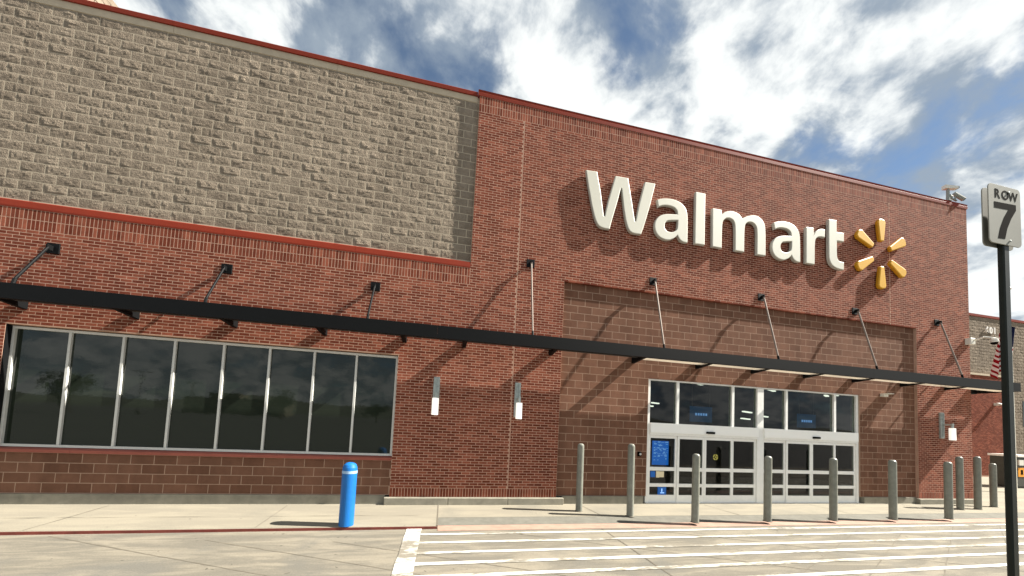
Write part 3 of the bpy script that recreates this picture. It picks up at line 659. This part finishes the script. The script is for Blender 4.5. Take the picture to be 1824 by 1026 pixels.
q = MB(); q.tube((0.05, -0.14, 0.04), (0.05, -0.36, 0.10), 0.03); q.tube((0.05, -0.36, 0.10), (0.10, -0.55, 0.02), 0.03); q.build('arm', 'camera_white', t)
q = MB(); q.lathe([(0.02, -0.02), (0.08, -0.05), (0.10, -0.14), (0.10, -0.18)], 16, (0.10, -0.55, 0.06)); d = q.build('housing', 'camera_white', t)
q = MB(); q.lathe([(0.085, -0.181), (0.07, -0.23), (0.03, -0.255)], 16, (0.10, -0.55, 0.06)); q.build('dome', 'print_black', d)
t = thing('recess_fixture', 'small white box fixture on the block wall right of the doors under the canopy', 'wall light', (13.95, RD, 3.47))
q = MB(); q.cham(-0.10, 0.10, -0.10, -0.001, -0.05, 0.05, 0.01); q.build('housing', 'camera_white', t)
q = MB(); q.prism([(-0.22, 0.03), (-0.22, 0.05), (-0.101, 0.05), (-0.101, 0.03)], -0.14, 0.14); q.build('visor', 'camera_white', t)
t = thing('door_button', 'small dark push plate on the block wall just left of the doors', 'switch', (5.28, RD, 1.33))
q = MB(); q.cham(-0.05, 0.05, -0.04, -0.001, -0.06, 0.06, 0.01); q.build('box', 'print_black', t)
q = MB(); q.lathe([(0.03, 0), (0.03, 0.012), (0.02, 0.018)], 12); o = q.build('button', 'aluminium', t, (0.012, -0.041, 0)); o.rotation_euler = (math.radians(90), 0, 0)

# ------------------------------------------------------------------ bollards
def bollard(x, y, h, label, r=0.079):
    t = thing('bollard', label, 'bollard', (x, y, 0), 'grey steel bollards before the entrance'); t.rotation_euler = (random.uniform(-0.008, 0.008), random.uniform(-0.010, 0.010), 0)
    q = MB(); q.lathe([(r, 0.002), (r, h-0.075)], 24); q.build('post', 'bollard_grey', t, smooth=False)
    q = MB(); q.lathe([(r, h-0.0745), (r*0.985, h-0.055), (r*0.88, h-0.028), (r*0.62, h-0.008), (r*0.2, h)], 24); q.build('cap', 'bollard_grey', t)
    q = MB(); q.lathe([(r+0.014, 0.001), (r+0.014, 0.008), (r+0.002, 0.013)], 24); q.build('collar', 'joint_seal', t)
for b in ((3.274, -0.68, 1.60, 'grey bollard nearest the brick pier, first one left of the doors'), (4.335, -1.137, 1.66, 'tall grey bollard, second from the left, before the block wall left of the doors'),
          (5.615, -1.66, 1.52, 'grey bollard in front of the left side light of the doors'), (7.56, -1.65, 1.52, 'grey bollard in front of the left sliding doors'),
          (9.50, -1.65, 1.52, 'grey bollard in front of the centre post of the doors'), (11.44, -1.64, 1.52, 'grey bollard standing just right of the door frame'),
          (13.38, -1.65, 1.52, 'grey bollard before the right block wall, short one beside a taller neighbour'), (15.72, -0.72, 1.62, 'tall grey bollard below the right hand wall lamp'),
          (16.52, -0.70, 1.64, 'tall grey bollard by the right corner of the brick tower'), (17.85, -0.42, 1.42, 'rightmost grey bollard beside the row sign post')): bollard(*b)
bb = thing('blue_bollard', 'bright blue plastic sleeved bollard with reflective band below the strip window', 'bollard', (-1.64, -1.56, 0))
q = MB(); q.lathe([(0.128, 0.002), (0.128, 0.950)], 32); q.build('sleeve', 'blue_plastic', bb)
q = MB(); q.lathe([(0.131, 0.9505), (0.131, 1.0)], 32); q.build('reflective_band', 'reflective_band', bb)
q = MB(); q.lathe([(0.128, 1.0005), (0.125, 1.055), (0.108, 1.105), (0.075, 1.135), (0.03, 1.148)], 32); q.build('dome_cap', 'blue_plastic', bb)

# ------------------------------------------------------------------ row sign
PX, PYs = 4.165, -6.62
row = thing('row_sign', 'grey parking sign reading ROW 7 on a dark steel post', 'sign', (0, 0, 0))
q = MB(); x, y, r, c = PX, PYs, 0.031, 0.010
ry = 0.018; c = 0.007; octo = [(-r, -ry+c), (-r+c, -ry), (r-c, -ry), (r, -ry+c), (r, ry-c), (r-c, ry), (-r+c, ry), (-r, ry-c)]
v = [(x+a, y+b, z) for z in (LOT, 3.80) for a, b in octo]
q.quads(v, [(i, (i+1) % 8, 8+(i+1) % 8, 8+i) for i in range(8)]+[tuple(range(8))[::-1], tuple(range(8, 16))]); q.build('post', 'dark_green_metal', row)
q = MB(); q.box(x+0.0315, x+0.040, y+0.002, y+0.03, LOT, 3.60); q.build('post_stiffener', 'dark_green_metal', row)
def rounded(x0, x1, z0, z1, r, n=6):
    o = []
    for cx_, cz_, a0 in ((x1-r, z1-r, 0), (x0+r, z1-r, 90), (x0+r, z0+r, 180), (x1-r, z0+r, 270)):
        o += [(cx_+r*math.cos(math.radians(a0+90*i/n)), cz_+r*math.sin(math.radians(a0+90*i/n))) for i in range(n+1)]
    return o
SX0, SX1, SZ0, SZ1 = 3.965, 4.318, 3.565, 4.030
YF = PYs-0.0185
pan = solid('panel', [rounded(SX0, SX1, SZ0, SZ1, 0.035)], row, YF, YF-0.006, 0.001, 'sign_grey', 'sign_grey')
solid('panel', [rounded(SX0+0.03, SX1+0.012, SZ0, SZ1, 0.035)], row, PYs+0.026, PYs+0.0195, 0.001, 'sign_grey', 'sign_grey')
solid('numeral', [[(4.024, 3.890), (4.264, 3.899), (4.264, 3.855), (4.206, 3.778), (4.160, 3.694), (4.133, 3.610), (4.057, 3.606), (4.082, 3.690), (4.128, 3.780), (4.178, 3.848), (4.024, 3.842)]], pan, YF-0.0062, YF-0.0072, 0.0002, 'print_black', 'print_black')
def text_mesh(s, size, bold=0.0, extr=0.0005):
    cu = bpy.data.curves.new('text', 'FONT'); cu.body = s; cu.size = size; cu.extrude = extr; cu.offset = bold; cu.align_x = 'CENTER'
    tmp = bpy.data.objects.new('text', cu); COL.objects.link(tmp)
    dg = bpy.context.evaluated_depsgraph_get(); me = bpy.data.meshes.new_from_object(tmp.evaluated_get(dg)); bpy.data.objects.remove(tmp); me.materials.clear(); return me
def lettering(name, s, size, width, loc, m, parent, bold=0.0, extr=0.0005):
    for ch_i, ch in enumerate(s):
        me = text_mesh(ch, size, bold, extr); me.materials.append(MATS[m]); me.transform(Matrix.Rotation(math.radians(90), 4, 'X'))
        o = link(name, me, parent, (loc[0]+(ch_i-(len(s)-1)/2)*width, loc[1], loc[2]))
lettering('letter', 'ROW', 0.100, 0.088, (4.147, YF-0.0068, 3.925), 'print_black', pan, 0.0015)
for z in (3.985, 3.60):
    q = MB(); q.lathe([(0.008, 0), (0.008, 0.004), (0.004, 0.006)], 10); o = q.build('bolt', 'galvanised', pan, (PX+0.02, YF-0.0075, z)); o.rotation_euler = (math.radians(90), 0, 0)

# ------------------------------------------------------------------ wing to the right
WY = 7.0
wing = thing('store_wing', 'tan split block wing with a brick lower bay set back beyond the tower', 'building')
q = MB(); q.box(TX1+0.01, 60, WY+0.03, WY+0.5, 0, 10.3); ww_ = q.build('wing_wall', 'split_mortar', wing)
Pw = [p for p in rows(31.5, 41, 0.2, 10.2, 0.199, 0.4064, [(32.0, 35.3, 0, 6.45), (37.4, 39.4, 3.3, 5.0)], ()) ]
r1 = MB()
for a, b, c, d in Pw: mk_split(r1, a+0.008, b-0.008, WY, WY+0.05, c+0.008, d-0.008, random)
stuff(r1.build('blockwork', 'split_block', ww_))
q = MB(); q.box(28, 35.28, WY-0.10, WY+0.02, 0, 6.40); wb = q.build('brick_bay', 'mortar', wing)
r2 = MB()
for a, b, c, d in rows(31.8, 35.28, 0.1, 6.40, BH, BL): mk_brick(r2, a+0.005, b-0.005, WY-0.108, WY-0.02, c+0.005, d-0.005, random)
stuff(r2.build('brickwork', 'brick', wb))
q = MB(); q.box(28, 35.32, WY-0.14, WY+0.02, 6.405, 6.52); q.build('bay_cap', 'tan_cap', wing)
q = MB(); q.prism([(WY-0.05, 10.25), (WY-0.05, 10.40), (WY+0.4, 10.42), (WY+0.4, 10.25)], TX1+0.3, 60); q.build('parapet_coping', 'red_metal', wing)
q = MB(); q.box(37.4, 39.4, WY+0.02, WY+0.1, 3.3, 5.0); wn = q.build('window', 'tinted_glass', wing)
for b in ((37.4, 39.4, WY-0.01, WY+0.019, 4.93, 5.0), (37.4, 39.4, WY-0.01, WY+0.019, 3.3, 3.37), (37.4, 37.47, WY-0.01, WY+0.019, 3.371, 4.929)): box_part('frame', 'dark_panel', wn, *b)
num = thing('address_number', 'white address numerals 601 high on the tan block wing', 'sign', (0, 0, 0))
lettering('numeral', '601', 0.56, 0.34, (34.50, WY-0.06, 9.24), 'white_panel', num, 0.02, 0.02)
t = thing('wing_floodlight', 'small floodlight on the brick bay of the wing', 'wall light', (34.55, WY-0.11, 4.62))
q = MB(); q.cham(-0.10, 0.10, -0.16, -0.001, -0.08, 0.08, 0.02); q.build('housing', 'camera_white', t)
q = MB(); q.prism([(-0.30, -0.05), (-0.30, 0.02), (-0.161, 0.08), (-0.161, -0.06)], -0.12, 0.12); q.build('head', 'camera_white', t)

# flag on a pole beyond the canopy end
fp = thing('flagpole', 'slim pale flagpole with a ball top mostly hidden by the row sign post', 'flagpole', (24.62, 2.0, 0))
q = MB(); q.tube((0, 0, 0), (0, 0, 9.0), 0.06, 0.035); q.build('pole', 'camera_white', fp)
q = MB(); q.lathe([(0.02, 9.0), (0.08, 9.05), (0.08, 9.1), (0.02, 9.16)], 12); q.build('ball', 'camera_white', fp)
fl = thing('flag', 'red and white striped flag with blue star field drooping beside the row sign post', 'flag', (24.36, 1.95, 1.0)); fl.scale = (0.78, 0.78, 0.78)
q = MB(); nu, nv = 26, 30
V = []
for j in range(nv+1):
    v_ = j/nv
    for i in range(nu+1):
        u = i/nu                           # 0 at the hoist
        sag = 4.9-3.0*u*0.9
        width = 0.75+0.55*v_
        xx = -u*width*1.05+0.22*math.sin(u*9+v_*2)*0.5+0.30*(1-v_)
        yy = 0.22*math.sin(u*15+v_*2.2)
        zz = 8.55-v_*2.15-u*1.55-0.10*math.sin(u*6)
        V.append((xx, yy, zz))
wn_ = nu+1; F = []; mi = []
for j in range(nv):
    for i in range(nu):
        F.append((j*wn_+i, j*wn_+i+1, (j+1)*wn_+i+1, (j+1)*wn_+i)); mi.append(2 if (i < nu*0.38 and j < nv*7/13) else (0 if int(j*13/nv) % 2 == 0 else 1))
for f, m_ in zip(F, mi): pass
b0 = len(q.v); q.v += V
for f, m_ in zip(F, mi): q.f.append(f); q.t.append(0.0); q.m.append(m_)
o = q.build('cloth', ['flag_red', 'flag_white', 'flag_blue'], fl, smooth=True)
# vending kiosk at the right edge
k = thing('vending_kiosk', 'dark vending kiosk with an orange sticker by the far wing wall', 'kiosk', (27.1, 3.0, 0))
q = MB(); q.cham(0, 1.5, 0, 0.8, 0.08, 1.5, 0.02); q.box(0.05, 1.45, 0.05, 0.75, 0.0, 0.079); q.build('cabinet', 'kiosk_dark', k)
q = MB(); q.box(-0.05, 1.55, -0.08, 0.85, 1.501, 1.60); q.build('top', 'white_panel', k)
q = MB(); q.box(0.12, 0.62, -0.012, -0.001, 0.55, 0.98); s_ = q.build('sticker', 'orange_sticker', k)
q = MB(); q.box(0.30, 0.44, -0.018, -0.0125, 0.66, 0.88); q.build('mark', 'print_black', s_)
q = MB(); q.box(0.10, 0.42, -0.06, -0.001, 1.10, 1.36); q.build('dispenser', 'camera_white', k)

# ------------------------------------------------------------------ across the lot (seen mirrored in the dark windows)
def light_pole(x, y, label):
    t = thing('light_pole', label, 'lamp post', (x, y, -0.1), 'light poles across the parking lot')
    q = MB(); q.tube((0, 0, 0), (0, 0, 9.5), 0.11, 0.07); q.lathe([(0.3, 0), (0.3, 0.8), (0.25, 0.85)], 16); q.build('pole', 'kiosk_dark', t)
    q = MB(); q.tube((-1.3, 0, 9.4), (1.3, 0, 9.4), 0.05); q.build('crossarm', 'kiosk_dark', t)
    for s in (-1, 1): box_part('lamp_head', 'kiosk_dark', t, s*1.5-0.35, s*1.5+0.35, -0.2, 0.2, 9.35, 9.5)
light_pole(-65, -80, 'twin head light pole mirrored in the third pane of the strip window'); light_pole(-74, -110, 'twin head light pole mirrored in the fourth pane of the strip window')
fb = thing('shop_across_lot', 'low flat roofed shop mirrored in the middle panes of the strip window', 'building', (-81, -140, -0.1))
q = MB(); q.box(-14, 20, -8, 0, 0, 6.0); q.box(-6, 4, -7, 0.3, 6.0, 8.2); q.build('wall', 'far_wall', fb)
q = MB(); q.box(-14.2, 20.2, 0.01, 0.3, 5.6, 6.2); q.build('cornice', 'far_trim', fb)
for i in range(7): box_part('window', 'tinted_glass', fb, -12+i*4.4, -9.5+i*4.4, 0.02, 0.1, 0.8, 3.4)
def tree(x, y, h, r, label, seed):
    rr = random.Random(seed); t = thing('tree', label, 'tree', (x, y, -0.1), 'trees across the parking lot')
    q = MB(); q.tube((0, 0, 0), (0, 0, h*0.5), 0.22, 0.13)
    for k_ in range(6):
        a = k_*1.05; q.tube((0, 0, h*(0.3+0.03*k_)), (math.cos(a)*r*0.6, math.sin(a)*r*0.6, h*0.7), 0.09, 0.03, 6)
    q.build('trunk', 'bark', t)
    q = MB(); cl = [(rr.gauss(0, r*0.45), rr.gauss(0, r*0.45), h*0.66+rr.gauss(0, h*0.12)) for _ in range(26)]
    for _ in range(2600):
        c = cl[rr.randrange(26)]; p = Vector((c[0]+rr.gauss(0, r*0.2), c[1]+rr.gauss(0, r*0.2), c[2]+rr.gauss(0, h*0.06)))
        u = Vector((rr.gauss(0, 1), rr.gauss(0, 1), rr.gauss(0, 1))).normalized(); v = u.orthogonal().normalized(); s = rr.uniform(0.12, 0.26)
        q.face([p-u*s, p+v*s*0.5, p+u*s, p-v*s*0.5], rr.random())
    q.build('crown', 'leaf', t)
tree(-45.6, -101, 8.0, 3.2, 'round leafy tree mirrored in the sixth pane of the strip window', 1); tree(-60, -60, 8.0, 1.8, 'tree mirrored across the two leftmost panes of the strip window', 2); tree(-20, -101, 6.0, 2.8, 'low tree mirrored in the rightmost pane of the strip window', 3)
q = MB(); n = 60
pts = [(-700+1400*i/n, -420, 11+5*math.sin(i*0.35)+3*math.sin(i*0.93+1)) for i in range(n+1)]
for a, b in zip(pts[:-1], pts[1:]):
    q.face([(a[0], -300, -0.5), (b[0], -300, -0.5), b, a]); q.face([a, b, (b[0], -700, -0.5), (a[0], -700, -0.5)])
struct(q.build('hills', 'hill'))
